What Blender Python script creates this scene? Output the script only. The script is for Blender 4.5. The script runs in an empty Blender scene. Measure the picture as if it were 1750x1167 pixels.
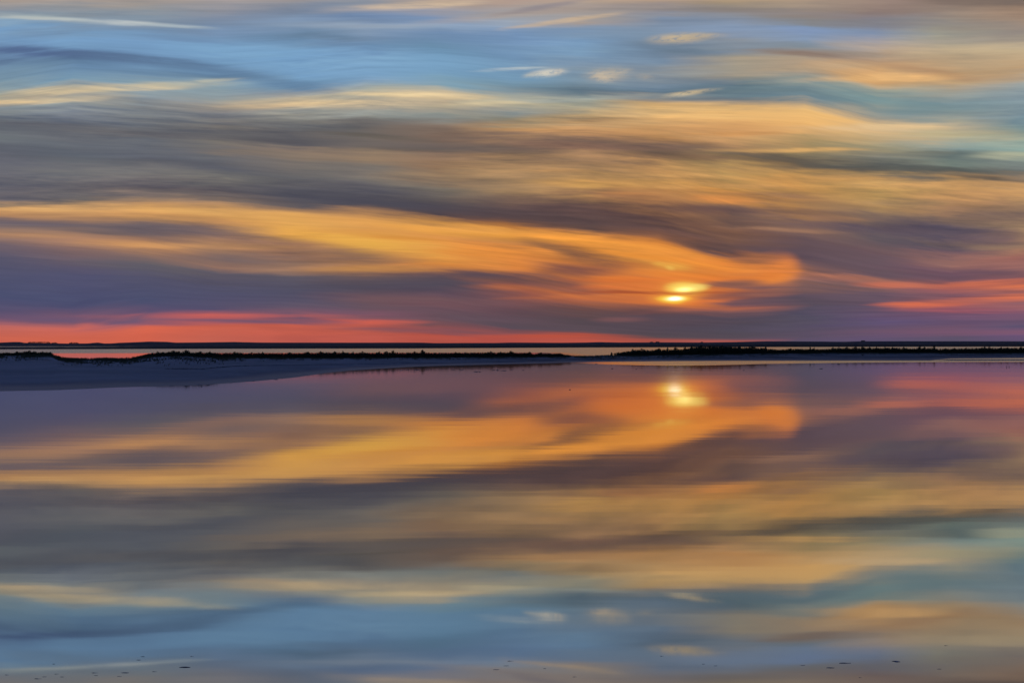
import bpy, bmesh, math, random
from mathutils import Vector, noise

# ------------------------------------------------------------------ camera
F = 4962.0            # photo pixels per radian (about a 102 mm lens)
CX, HY = 875.0, 588.5 # where the horizon point straight ahead stands in the photo
CAM_H = 4.0
scene = bpy.context.scene
C = scene.collection
R = random.Random(7)

cam_d = bpy.data.cameras.new("camera")
cam = bpy.data.objects.new("camera", cam_d)
C.objects.link(cam)
cam_d.sensor_width = 36.0
cam_d.lens = 36.0 * F / 1750.0
cam_d.clip_start = 0.5
cam_d.clip_end = 60000.0
cam.location = (0, 0, CAM_H)
cam.rotation_euler = (math.radians(90) + (HY - 583.5) / F, 0, 0)
scene.camera = cam

scene.view_settings.view_transform = 'Standard'
scene.view_settings.look = 'None'
scene.view_settings.exposure = 0
scene.view_settings.gamma = 1
scene.view_settings.use_curve_mapping = False

SUN_AZ = (1155 - CX) / F
SUN_EL = (HY - 508) / F

def lin(h):
    out = []
    rgb = [int(h[k:k + 2], 16) / 255 for k in (0, 2, 4)]
    mean = sum(rgb) / 3
    warm = rgb[0] - rgb[2]
    keep = .78 if warm < .05 else (.86 if warm < .3 else .94)
    for c in rgb:
        c = mean + keep * (c - mean)
        out.append(c / 12.92 if c <= 0.04045 else ((c + 0.055) / 1.055) ** 2.4)
    return out

# ------------------------------------------------------------------ sky
# sky coordinates: X = azimuth, Y = -elevation, both in photo pixels (angles * F)
def sx(px): return CX + F * math.atan((px - CX) / F)
def sy(px, py): return HY - F * math.atan((HY - py) / F * math.cos(math.atan((px - CX) / F)))

COLX = [0, 125, 250, 375, 500, 625, 750, 875, 1000, 1125, 1250, 1375, 1500, 1625, 1750]
ANCH = [  # y of five flow lines of the cloud deck at each column
    [168,150,160,172,165,152,155,168,170,177,177,177,205,208,204],
    [212,218,225,232,242,246,248,245,243,252,268,284,289,295,307],
    [350,348,346,348,356,363,376,388,394,405,434,440,465,480,472],
    [425,435,445,466,470,470,468,484,508,522,530,526,526,526,526],
    [552,556,535,535,535,546,548,566,570,577,580,577,572,568,566]]
AV = [0.0, 0.12, 0.33, 0.45, 0.62, 0.79, 0.93, 1.0]
COLS = [
"-100 8e8c90 0 a59c94 9 a09a98 20 7d95ad 30 90b0c4 45 6ca2d6 72 6b9ed2 86 52739f 93 557aa6 108 6591b8 130 7099b5 150 8ca4aa 166 a4a898 172 b8ab8e 182 8296a0 197 74828c 213 5d6673 240 6c7880 262 5c6473 285 6b6f7c 312 5d6170 336 6c6870 350 94806c 358 d4a268 366 b08660 376 6d6470 388 7b6c6e 402 ae8668 420 75646f 445 555675 505 454f7d",
"-100 908e90 0 a8a098 9 a39c98 18 8095a8 33 93b1c4 42 7190b0 60 6ba3d8 76 6aa0d4 93 5078a4 110 5f8ebc 132 6d9dc0 148 a0a8a0 158 b4ae9a 175 8a9aa0 190 78889a 218 5c6472 238 6c737c 258 5c6876 283 676e76 300 74767a 322 66656c 342 706e6e 352 c89c68 360 d4a468 370 b88c62 385 6a6068 398 8f7468 410 b4866a 430 80686a 450 655c70 478 4d5179 520 4a4e7c",
"-100 8e8e92 0 a39c94 11 9c9896 25 7f98ae 40 86a8c6 50 6c8cb0 66 699fd6 90 689dd2 103 5a80ac 120 5f8cb6 140 86a8b8 152 b4ae98 165 8aa2b0 180 78828a 200 74808a 225 62666e 242 5e6876 262 666e7a 274 5a606c 295 78797a 318 5e5c66 335 86776e 346 b08c66 358 d49e60 372 c4945f 383 6a6068 397 685e68 410 a87c5e 420 c48e5c 436 886e66 450 62606c 475 525474 515 48507a",
"-100 8e9096 0 a8a2a0 6 aca49e 15 8ea0b0 30 7890b0 45 7e9fc4 57 6d96c4 76 6ea6da 102 6ca4d6 113 6595c0 123 5882aa 140 86aabc 154 6c9abc 170 8a9ea6 181 a49e90 196 78808a 215 6e6e6e 232 66676a 247 7a7770 265 676c74 287 585e6c 306 72726f 324 5c5860 338 7c6e66 350 c8925a 364 dea664 378 c8945c 389 866c60 399 70616a 413 a87e5e 442 7c6866 458 967262 469 5a5668 500 4f5172",
"-100 8c92a0 0 9c9a9c 8 9496a0 20 7088a8 36 7a9cc4 46 86a2c4 58 5f88b0 70 6494c2 86 6ca6dc 130 6aa4d8 145 5c8cb8 157 6498b8 166 b4ae98 177 c6b698 190 9aa09a 205 747a7c 226 606268 247 5a5b62 261 887b70 275 7a746e 300 66676a 326 545664 346 5a5862 357 a47e58 368 dca35a 385 e4aa56 400 dea24f 413 a87a54 430 a4765a 446 8a6c5c 461 a07c66 473 5c5868 500 50506a",
"-100 9a9aa0 0 8a98a8 8 aea8a2 15 9aa4b4 28 6488b8 45 84a2c4 65 6a90ba 80 6494c4 96 72aadc 130 6ea6d8 142 6898c0 152 a4aea4 161 ccbe98 171 a8a898 180 beae90 191 929e9c 204 686a6c 226 6b6a68 247 7e756a 266 988368 286 7c7870 302 727270 326 545664 347 4c4e5c 360 86705c 370 d49c58 395 e09c50 412 e6ae4c 424 e2a84a 438 ac7c4e 455 be8650 464 c08a50 472 6c5a5c 492 504c60 507 6e5460 527 6a5262",
"-100 a0988e 0 b0a090 8 beaa98 16 98a4b4 28 7498c8 45 84a6cc 58 6890c0 82 6092bc 97 6aa4d4 122 69a2ce 145 7aa8c0 156 a8b4a4 163 cebe98 178 b8ac90 188 b4aa92 197 869694 207 7c8280 219 88796a 236 78685c 254 6a6560 273 987b60 290 90785c 305 9e8666 320 787468 340 64605c 358 4e4a57 371 4e4650 379 a87844 388 e6a648 410 e09450 436 e09c48 451 d88c40 464 a86c48 473 5a4c58 490 504a60 516 74525e 535 6a5060",
"-100 a09890 0 b09c90 12 a89c98 22 9ca4ac 40 90aac8 56 6c98cc 90 6898c8 107 6ea0cc 125 6a9cc4 138 6c94ac 150 6c98b4 164 90aeb4 175 c0b998 190 7f949a 206 908c74 222 b49264 237 8a7460 252 706258 266 8a7458 292 aa8c60 318 a48960 332 8a705c 348 675653 372 5a4a4c 383 745448 391 a8723e 400 e49c3e 415 b07848 430 e08c40 455 de8640 465 b86c40 476 6a4c50 492 a05c48 507 8a5450 527 6a4c58 560 584c5c",
"-100 a09488 0 b4a494 14 9a9898 25 8c94a0 36 aca29a 50 7898bc 70 6c9ccc 86 70a0cc 110 7c9cb8 135 7494ac 157 5c7c90 168 84a8b8 179 a4a894 195 b8a478 220 c09c6c 233 c09a68 243 786458 259 7c6854 271 ac8c64 295 a08458 315 bc985a 331 9c7c50 346 6e5850 362 5c4c4c 379 76604e 390 604e4a 399 cc8a40 407 e69e46 424 dc923c 434 8e5e40 446 c87840 461 8c5848 476 c07040 490 80504c 508 cc7442 523 7c5048 545 564850",
"-100 9c8c7c 0 b8a084 10 b09c88 20 9c9488 30 7890b0 60 7898b8 80 6888a8 102 7090b0 125 8494a0 145 6c8ca8 160 5c7c94 171 84a0a6 181 c6a878 200 c8a470 220 c09c68 240 b8905c 252 806c5c 276 7c6850 290 b89460 311 b89458 326 987450 341 ae8254 356 6c584c 371 5c4844 386 88624f 400 644e4a 408 c07c3c 420 e89840 452 e69a42 470 d88040 495 dc7a3a 514 d87838 524 80504a 536 5c4854 565 544854",
"-100 988878 0 b4a080 8 b09c80 18 8c8880 35 7c94b4 48 7c9bc2 65 8898a8 84 7c92a8 100 a8a08c 116 b0a288 127 98988c 144 5e7e8e 167 628090 176 98967c 186 d8b078 210 d0a068 236 d4a86e 251 a89068 266 706858 279 84775c 288 b89c60 312 ac9058 335 cc964c 350 8c7050 360 645653 375 987250 391 80604c 408 604c50 428 5a494c 437 a8683c 446 e08c3c 457 e48c3e 470 c47440 483 dc7c38 498 a05c44 518 70505c 527 a86450 540 544a5c",
"-100 887c74 0 b09c84 7 a8967f 20 948c84 38 808890 51 7a99c0 66 7c9cc4 80 7c90a0 92 a8947c 105 b4a084 121 a89c88 131 8c9c98 150 6c8c98 166 66899a 177 a8a07c 189 eec27c 210 eebe74 229 d8ae70 241 a89868 254 d4ae68 264 8c825e 281 5c5c50 290 6a6452 298 ae9058 311 cc9e58 331 b08c54 350 b0884f 361 706058 377 80685c 391 a87c58 403 64545c 440 5c4e5c 468 8c6458 490 88605a 505 564a5e 540 504e68",
"-100 7c706c 0 a08c80 10 98857c 22 8c7c78 40 7c8498 60 7c98c0 73 8ca0b4 84 beaa90 105 b89878 118 b4946c 131 dcae74 142 90a298 150 9ca898 166 7098a0 186 6c94a0 201 84989a 211 d0be90 221 dcbe8c 236 c8b484 253 a09c78 271 7e877a 288 5a6866 299 8c9478 315 bea264 336 bc9e60 351 8a785c 366 807060 378 9c8464 389 5e5a64 401 54506c 421 6a5864 448 675866 470 6a5662 480 9a6a60 492 7c5c66 506 6a5268 530 66506c",
"-100 7c706a 0 84746c 12 948078 27 9a8c80 42 8f8f8c 60 9ca094 70 949a9a 86 beae8e 105 aa9d82 121 c8a072 136 c2a478 148 a8a890 162 8ca0a0 176 6c909c 190 7094a8 202 90a09c 214 c2ac7a 229 c8b484 241 a8b4a0 252 84a8a8 264 5f7777 281 64807c 293 4e5e5e 306 748a82 317 c4a064 336 b08c60 352 947f64 370 7a6b60 391 5c5468 407 545068 420 90695f 433 967068 460 745568 479 70525f 489 c06a56 497 80586a 510 a05c5c 517 c46a58 528 80526a",
"-100 7c706a 0 7a6e66 9 84736c 25 a88c74 40 ac987c 50 8f8d88 60 948e88 75 a2a498 91 c8b894 106 bea982 120 bc9e76 132 d4b280 142 9cacac 162 84a0ac 185 7898a8 199 6e92a6 208 d2b88a 219 948c74 231 80a09c 253 84b0a8 263 acb890 270 809c94 295 6c7c7c 307 4e5957 316 9c9e78 324 c4a068 342 9c8464 356 a88a62 371 7a6a60 389 a48c68 412 605668 426 a46e64 455 8c6668 467 664e60 477 74505e 484 dc7852 494 a8625a 505 cc6e54 516 94606a 526 a0626a 534 7c5474",
]
LOW = [  # y<anchor5..horizon : extra stops under the fourth flow line
"540 65527a 550 7a5574 559 c46a62 588 cc6450",
"532 4c4c7a 545 7a5474 554 8a5a70 562 d06a60 588 d0654f",
"530 5a4e78 540 a05a68 549 7a5878 560 c05e5a 570 dc6850 588 d4644e",
"530 545078 538 c8605c 548 7e5270 557 b05a60 567 c8604e 588 c86454",
"524 5e5470 532 78546e 539 cc605a 548 74506c 557 a05860 566 c45e4e 588 c05c50",
"540 84546a 550 d06050 560 8a5060 569 b45a50 588 c05c50",
"548 a05650 558 7a5058 567 764e5a 576 b85448 588 b45448",
"568 74505a 574 b85448 588 b05048",
"564 604e58 572 ac5042 588 c05848",
"576 584a54 582 a05048 588 a85248",
"562 4c4a5c 579 5a4c5c 584 a85850 588 a05450",
"552 544c68 565 5a4e6a 588 5c5070",
"550 605080 564 705272 577 645078 588 5c5078",
"546 5c4c74 561 745272 574 705272 584 5a5070 588 5a5070",
"542 745272 558 5a5078 567 86567a 579 6c5080 588 605078",
]

# strokes: x, y, half length, half thickness, slope (dy/dx), colour, opacity, softness
STROKES = [
 # wisps and streaks, upper left
 (75,31,120,5,.05,"a8bdc2",.6,.9),(210,40,130,4.5,.05,"a9c0cf",.55,.9),
 (60,88,150,8,.03,"46639a",.85,.9),(200,98,150,7.5,.07,"4a6c9c",.75,.9),(300,109,170,7,.10,"5277a4",.7,.9),(430,132,180,8,.15,"5682ae",.7,.9),(150,52,200,10,.06,"6ca6dc",.5,.9),(420,92,200,13,.06,"6eaade",.6,.9),(640,115,220,14,.0,"70aadc",.6,.9),
 (215,150,170,6,-.05,"d6c8a0",.8,.9),(110,155,100,6,-.1,"cdc09e",.65,.9),(330,142,80,5,-.12,"a4b6b4",.5,.9),(60,173,150,4,-.05,"cfc09b",.75,.9),
 (560,178,190,8,-.01,"dcc69a",.75,.9),(700,163,130,6,.03,"e2cc9c",.8,.9),(440,183,110,5,-.05,"b8a890",.5,.9),(840,176,110,5,-.06,"c6bf9c",.6,.9),
 (620,44,170,5,.0,"9bb2c8",.45,.9),(560,62,90,5,.05,"6286aa",.4,.9),(700,10,140,6,-.07,"d6c0a2",.6,.9),(900,22,190,6,-.10,"b9a898",.5,.9),(1000,14,220,6,-.06,"9a9090",.4,.9),
 (880,118,70,2.4,-.05,"b8cdd4",.75,.9),(935,125,36,6,-.08,"d8d8c8",.95,1),(955,123,10,4,-.1,"d8ccb4",.5,1),(905,129,16,3,-.2,"b8c0b8",.5,1),
 (1040,128,40,11,-.05,"b4b0a2",.9,1),(1030,132,22,7,.1,"ccc0a8",.8,1),(1058,124,22,4,-.25,"b4b0a4",.5,1),(1103,132,18,5,.1,"a8a69c",.6,1),
 (1160,66,54,8,-.06,"ccba96",.95,1),(1195,61,46,4,-.02,"c0b294",.8,1),
 (1175,160,52,4,-.14,"d6c294",.9,1),(1000,169,210,4,-.02,"a9bcb8",.5,.9),(1190,170,140,5,.03,"56728a",.5,.9),(950,158,160,6,.03,"5c7c94",.4,.9),
 (1200,84,120,7,.10,"6c859a",.4,.9),(1440,92,190,5,.04,"8f8274",.5,.9),(1380,118,150,6,-.06,"bda888",.5,.9),(1600,120,160,8,.12,"c0986c",.4,.9),
 (1520,133,150,5,-.01,"e6b879",.7,.9),(1620,108,150,14,-.05,"c8ac84",.4,.9),(1660,88,160,7,-.05,"cdba92",.4,.9),(1240,54,110,8,.03,"7d9bc2",.3,.9),(1340,58,110,8,.05,"7f9dc6",.35,.9),
 (1540,40,190,7,.02,"7f8086",.5,.9),(1380,24,200,6,.03,"8b8488",.45,.9),(1690,3,150,5,.02,"7c7068",.4,.9),
 # golden cloud, upper right
 (1240,190,260,12,-.01,"edc47c",.55,.9),(1330,205,180,16,.03,"f2c277",.6,.8),(1180,222,190,8,-.02,"cb9b62",.5,.9),(1060,197,170,7,-.06,"c4ab7c",.45,.9),
 (1500,218,160,6,.0,"dfc494",.6,.9),(1400,238,170,5,.02,"b99e6c",.5,.9),(1330,257,150,4,.0,"dfb66c",.55,.9),(1640,230,140,6,.06,"b8bf9c",.4,.9),
 (1080,243,230,7,.06,"6f6258",.55,.9),(1300,273,220,8,.06,"5d5a50",.55,.9),(1480,288,200,5,.02,"4e5756",.75,.9),(1640,292,190,6,.07,"50605f",.6,.9),(1700,306,120,3,.08,"444d50",.7,.9),
 (1400,305,200,6,.0,"cfa05c",.4,.9),(1600,316,150,6,.0,"cfa66a",.55,.9),(1280,290,140,4,.03,"c4a062",.4,.9),
 # middle grey deck, left
 (250,222,260,6,.05,"5d6470",.4,.9),(560,243,240,7,.05,"5b5d64",.45,.9),(150,262,240,9,.03,"5a6272",.4,.9),(780,252,190,6,.05,"69625e",.45,.9),
 (640,268,240,8,.03,"96816a",.4,.9),(820,300,220,8,.01,"a68a62",.35,.9),(300,298,260,7,.03,"777a79",.35,.9),(560,328,260,10,.07,"51545f",.45,.9),(720,352,200,11,.07,"484855",.55,.9),
 (260,318,220,5,.04,"5c5c68",.35,.9),(1000,345,220,10,.05,"62524e",.4,.9),(1090,372,180,9,.08,"584748",.5,.9),(1150,395,130,8,.12,"564648",.5,.9),(900,372,200,9,.07,"574a4e",.4,.9),
 (1060,315,200,5,.02,"bd9858",.4,.9),(1250,335,150,8,.06,"c9934e",.4,.9),(1130,342,110,6,.05,"b58650",.4,.9),(1450,350,180,7,.06,"8a745c",.4,.9),
 (1350,362,170,7,.05,"67585a",.5,.9),(1560,398,190,9,.09,"515069",.6,.9),(1330,392,110,3.5,.05,"b38a68",.6,.9),(1700,412,90,7,.08,"5a5268",.4,.9),(1640,440,160,10,.1,"a27468",.35,.9),
 # orange band
 (250,357,330,6,.035,"e3b06c",.5,.9),(480,372,260,10,.08,"e6b05e",.5,.9),(640,412,200,14,.1,"ecb44e",.65,.9),(700,385,260,6,.07,"e7a958",.4,.9),
 (860,402,210,5,.07,"eba645",.5,.9),(620,398,120,5,.07,"d79a50",.35,.9),(320,393,130,8,.05,"6a5f6a",.6,.9),(230,418,150,6,.03,"cf9c68",.5,.9),(420,421,220,4,.02,"bf9062",.4,.9),
 (560,437,110,10,.06,"8e6c5a",.5,.9),(500,459,110,3,-.07,"b08468",.45,.9),(330,391,150,10,.05,"6d6168",.7,.9),(440,408,120,9,.08,"8c6e64",.5,.9),(590,440,120,13,.05,"8c6a58",.7,.9),(390,440,130,9,-.04,"746468",.5,.9),(640,460,120,5,.0,"cf9852",.4,.9),(900,440,160,12,.08,"e38f42",.4,.9),
 (1000,428,120,8,.22,"7c543e",.6,.9),(960,416,110,4,.1,"c08442",.5,.9),(1060,420,180,8,.12,"eb9f45",.6,.9),(960,465,110,7,-.02,"7f5448",.5,.9),(1010,447,70,6,.15,"8c5a42",.5,.9),
 (930,470,150,6,.0,"6e4f50",.45,.9),(700,488,200,10,.0,"524c5e",.5,.9),(850,518,220,7,.0,"76545a",.35,.9),(960,508,120,3,-.03,"c46f44",.5,.9),(900,545,200,12,.0,"564b5a",.35,.9),
 # glow round the sun
 (1170,435,190,16,.14,"e9963e",.6,.8),(1280,462,95,22,.08,"e88a3c",.7,.75),(1330,463,40,24,.0,"e88a40",.7,1),(1345,458,22,18,.2,"e48a42",.6,.9),(1290,440,40,7,-.05,"98684c",.5,.9),
 (1110,470,150,14,.0,"df8038",.6,.8),(1130,500,130,20,-.02,"de7c38",.6,.8),(1200,500,60,22,-.15,"df7a36",.6,.9),(1240,486,60,5,-.05,"8a5a4c",.6,.9),(1190,455,60,10,.15,"e08a3a",.5,.9),
 (1060,452,60,5,.08,"b3663c",.5,.9),(1040,480,90,3,.02,"c4603a",.5,.9),(1090,500,150,2.6,.005,"a0503a",.75,.9),(1250,506,60,6,-.04,"7c5050",.6,.9),(1130,517,90,3,.04,"e07838",.6,.9),
 (1030,512,120,5,-.02,"c06a44",.4,.9),(1210,528,120,3.5,-.06,"a8604e",.6,.9),(1060,546,50,4,-.01,"86585a",.8,.9),(1000,530,160,9,.0,"5c4850",.5,.9),(1180,545,200,11,-.02,"55485a",.4,.9),
 (1100,562,330,9,.0,"564a5c",.45,.9),(1310,504,50,3,-.02,"a86a54",.6,.9),(1290,518,90,5,-.02,"6c5260",.4,.9),(1400,492,170,26,.02,"5d505e",.45,.9),
 (1120,440,170,5,.14,"f0983a",.7,.9),(1010,412,140,5,.1,"eea03e",.6,.9),(1230,476,80,5,.06,"ea8234",.7,.9),(1080,478,110,5,.01,"e87e34",.6,.9),(1150,470,90,4,.03,"ea8a36",.6,.9),(1060,490,90,4,-.02,"e4783a",.5,.9),(1325,474,40,8,-.15,"f08c38",.7,.9),(1200,515,70,3,-.06,"e2783c",.6,.9),(880,425,160,6,.08,"ea9440",.5,.9),(800,455,120,6,.03,"de8c42",.5,.9),
 # red evening streaks, right
 (1470,482,130,4,.07,"b07264",.6,.9),(1540,488,50,5,.0,"d4785c",.6,.9),(1410,472,60,3,.03,"b07864",.5,.9),(1560,522,75,3.2,.01,"dc7052",.8,.9),(1640,512,110,3,-.06,"c46a58",.5,.9),(1690,497,120,4,.0,"6a5468",.6,.9),(1500,505,150,6,.0,"62526a",.6,.9),(1600,474,150,5,.04,"64526a",.5,.9),(1690,484,110,4,-.04,"e27a54",.6,.9),
 (1620,530,120,4,.02,"bc6064",.5,.9),(1740,508,60,4,-.05,"dc7656",.5,.9),(1600,500,90,7,.0,"9c5c68",.4,.9),(1690,542,160,6,.0,"82587c",.4,.9),(1640,567,230,3.5,.01,"7c5274",.45,.9),
 (1460,530,120,8,.0,"5a5072",.4,.9),(1400,560,220,8,.0,"544f6c",.4,.9),(1690,465,80,5,.05,"5f4c62",.5,.9),(1590,462,120,6,.05,"6a5266",.4,.9),
 # red bars over the horizon, left
 (430,539,190,3.2,.0,"cc635e",.6,.9),(250,541,120,3,.0,"b15d68",.4,.9),(430,549,180,3,.02,"6c5274",.8,.9),(660,551,80,4,.0,"d86454",.6,.9),(700,562,150,3,.0,"7a5060",.5,.9),(760,568,170,4,.02,"6c4e60",.6,.9),
 (140,549,190,4.5,.02,"66527a",.8,.9),(700,543,200,4,.02,"6a5264",.6,.9),(520,570,200,4,.0,"d2624e",.4,.9),(960,574,120,3.5,.0,"c0523e",.6,.9),(1060,579,90,2.4,.02,"a2504a",.5,.9),(1200,583,70,1.6,.0,"b4605c",.6,.9),
 (330,500,260,20,.0,"484e78",.35,.9),(80,515,220,18,.0,"434f7c",.4,.9),
 # second pass of detail, right half
 (1000,438,75,10,.24,"865a44",.9,.9),(935,422,60,6,.2,"8e6242",.8,.9),(985,460,75,9,.06,"845248",.85,.9),(890,477,130,6,.04,"6a4c4c",.75,.9),
 (1235,430,70,9,.16,"5a4a50",.95,.9),(1190,415,90,7,.16,"584848",.7,.9),(1292,444,46,8,-.05,"a46c4a",.8,.9),(1325,470,42,13,-.1,"ea8a3c",.7,1),(1290,474,60,7,-.12,"e8843a",.8,.9),(1255,485,52,6,-.04,"865a50",.85,.9),
 (1300,492,60,4,.0,"74545a",.7,.9),(1430,474,100,4,.09,"b8765c",.7,.9),(1512,487,54,4.5,.02,"c8725a",.8,.9),(1700,482,80,3.5,-.05,"d07456",.5,.9),(1710,497,70,3,-.06,"b86858",.4,.9),(1560,521,80,3.6,.0,"dc7050",.8,.9),
 (1170,88,80,6,.12,"627e98",.8,.9),(1375,92,90,5,.07,"8c7a70",.8,.9),(1595,126,90,6,.16,"b48c68",.7,.9),(1540,133,90,5,.0,"efc080",.8,.9),(1540,217,120,5,.0,"e6ca98",.7,.9),(1730,266,70,6,.0,"b6c2a0",.7,.9),(1690,250,90,8,.0,"8cb0a8",.6,.9),
 (1230,342,66,6,.06,"d6944e",.85,.9),(1130,320,62,3.5,.0,"cca05e",.8,.9),(1000,318,48,3.5,.0,"caa45e",.8,1),(1075,333,58,3.5,.02,"bc8a54",.8,.9),(1290,318,80,4,.03,"cca060",.8,.9),(1180,300,80,3,.02,"c8a264",.7,.9),(950,292,60,3,.0,"b8935f",.7,.9),
 (1330,335,90,6,.03,"8c7058",.7,.9),(1210,360,80,6,.05,"6a5450",.8,.9),(1100,352,90,7,.07,"665048",.7,.9),(1400,372,110,4,.04,"a07c5e",.7,.9),(1620,392,120,8,.1,"4c4b62",.85,.9),(1480,388,140,7,.07,"5a5262",.8,.9),(1660,330,90,7,.02,"c09a66",.6,.9),(1560,345,90,5,.02,"94805f",.7,.9),
 (1000,250,150,6,.04,"745f54",.7,.9),(1150,268,120,4,.04,"7a6550",.7,.9),(1030,205,90,3.5,-.04,"a8875c",.6,.9),(960,225,90,4,.03,"c09866",.7,.9),(1220,200,110,4,.02,"f0c680",.7,.9),(1260,228,90,3.5,.0,"c2935a",.7,.9),(1390,256,90,2.6,.0,"e0b870",.8,.9),
 (1080,30,100,4,-.04,"8e98a2",.6,.9),(960,36,100,4,-.14,"cdb798",.8,.9),(930,12,90,4,-.16,"8c8894",.7,.9),(1180,16,140,5,.02,"908884",.6,.9),(1370,52,70,6,.06,"7c9ed2",.7,.9),(1640,70,140,4,-.03,"a8a498",.6,.9),
 # left half
 (60,31,90,3,.02,"b2c2c4",.8,.9),(215,39,70,3.2,.03,"bccdd2",.85,.9),(300,46,70,3,.04,"a8c0cc",.7,.9),(560,64,60,4,.05,"5f84aa",.8,.9),(330,70,90,3.5,.08,"648fc0",.6,.9),(720,8,100,4,-.05,"dcc6a6",.8,.9),
 (110,158,60,3.5,-.08,"d8c8a0",.85,.9),(240,152,70,3.2,-.03,"d8cba6",.85,.9),(345,141,56,3,-.14,"b4bcae",.8,.9),(20,174,60,2.8,.0,"dcc598",.9,.9),(450,180,80,3.5,-.03,"cdb690",.8,.9),(545,176,80,4,-.02,"dcc596",.8,.9),(680,162,90,3.5,.02,"ead6a4",.85,.9),(840,176,70,3,-.04,"d6caa2",.85,.9),
 (60,213,90,4,.05,"59606e",.8,.9),(250,230,130,3.5,.04,"5e6068",.7,.9),(470,243,100,4.5,.04,"565760",.75,.9),(640,232,110,4,.08,"646058",.7,.9),(700,256,120,4,.05,"605c5a",.7,.9),(120,285,120,5,.02,"74767c",.5,.9),(420,262,90,4,.03,"837668",.6,.9),(560,274,110,4.5,.04,"8c7b68",.7,.9),
 (800,282,110,5,.04,"9a7e5c",.7,.9),(330,330,110,4,.05,"5e5c64",.7,.9),(620,345,150,8,.08,"4a4c5c",.8,.9),(230,340,90,4,.03,"a08468",.6,.9),(60,358,90,3.5,.0,"dcae70",.8,.9),(330,362,140,4,.05,"e6b268",.7,.9),(780,392,130,4.5,.05,"eeaa50",.8,.9),(690,408,90,4,.07,"d8903e",.7,.9),
 (60,402,80,3.5,.03,"b88c68",.8,.9),(260,420,80,4,.0,"d69e66",.8,.9),(180,398,90,3.5,.05,"6c6066",.7,.9),(60,380,90,5,.04,"686070",.7,.9),(820,432,90,8,.05,"e8923e",.7,.9),(780,470,120,5,.02,"54485a",.8,.9),(860,492,70,5,.03,"b86a44",.7,.9),(700,512,120,4,-.01,"74565e",.7,.9),
 # the sun itself, cut in two by a cloud bar, and the bright fleck above it
 (1152,455,34,6,.10,"edae46",.75,1),(1146,458,10,3.5,.2,"f4c65a",.6,1),(1128,451,14,3,.1,"edb44c",.5,1),
 (1171,493,42,12,.02,"e9a33e",.9,1),(1170,493,32,8.5,.03,"f6de66",.95,.8),(1190,491,24,5,-.03,"f6e277",.8,.9),(1167,496,14,4,.0,"fdf48c",.9,1),
 (1150,511,40,8.5,.01,"eba23c",.9,1),(1151,510.5,26,5.8,.0,"f8dc4c",1,.8),(1153,510.5,17,4.2,.0,"fff6a8",1,.8),(1153,510.5,10,3,.0,"ffffff",1,.8),(1155,516.5,14,2.6,.0,"eec23c",.8,1),
 (1130,501,120,2.2,.01,"b0562f",.85,.9),
]

world = bpy.data.worlds.new("World")
scene.world = world
world.use_nodes = True
nt = world.node_tree
nt.nodes.clear()

class NG:
    """tiny helper for building node graphs"""
    def __init__(s, tree): s.t = tree
    def n(s, kind, **kw):
        nd = s.t.nodes.new(kind)
        for k, v in kw.items(): setattr(nd, k, v)
        return nd
    def put(s, sock, v):
        if hasattr(v, 'is_linked') or isinstance(v, bpy.types.NodeSocket): s.t.links.new(v, sock)
        else: sock.default_value = v
    def m(s, op, a, b=None, c=None, clamp=False):
        nd = s.n('ShaderNodeMath', operation=op, use_clamp=clamp)
        s.put(nd.inputs[0], a)
        if b is not None: s.put(nd.inputs[1], b)
        if c is not None: s.put(nd.inputs[2], c)
        return nd.outputs[0]
    def xyz(s, x, y, z=0.0):
        nd = s.n('ShaderNodeCombineXYZ')
        s.put(nd.inputs[0], x); s.put(nd.inputs[1], y); s.put(nd.inputs[2], z)
        return nd.outputs[0]
    def noise(s, vec, scale=1.0, detail=4.0, rough=.5, dist=0.0):
        nd = s.n('ShaderNodeTexNoise')
        s.put(nd.inputs['Vector'], vec)
        nd.inputs['Scale'].default_value = scale; nd.inputs['Detail'].default_value = detail
        nd.inputs['Roughness'].default_value = rough; nd.inputs['Distortion'].default_value = dist
        return nd.outputs['Fac']
    def rng(s, v, a, b, c=0.0, d=1.0, smooth=False):
        nd = s.n('ShaderNodeMapRange')
        nd.interpolation_type = 'SMOOTHSTEP' if smooth else 'LINEAR'
        nd.clamp = True
        s.put(nd.inputs[0], v)
        for k, q in zip((1, 2, 3, 4), (a, b, c, d)): s.put(nd.inputs[k], q)
        return nd.outputs[0]
    def mix(s, f, a, b, kind='RGBA'):
        nd = s.n('ShaderNodeMix', data_type=kind)
        i = {'RGBA': (6, 7, 2), 'FLOAT': (2, 3, 0)}[kind]
        s.put(nd.inputs[0], f)
        for sock, v in ((nd.inputs[i[0]], a), (nd.inputs[i[1]], b)):
            if isinstance(v, (list, tuple)) and len(v) == 3: v = (*v, 1)
            s.put(sock, v)
        return nd.outputs[i[2]]

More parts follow.
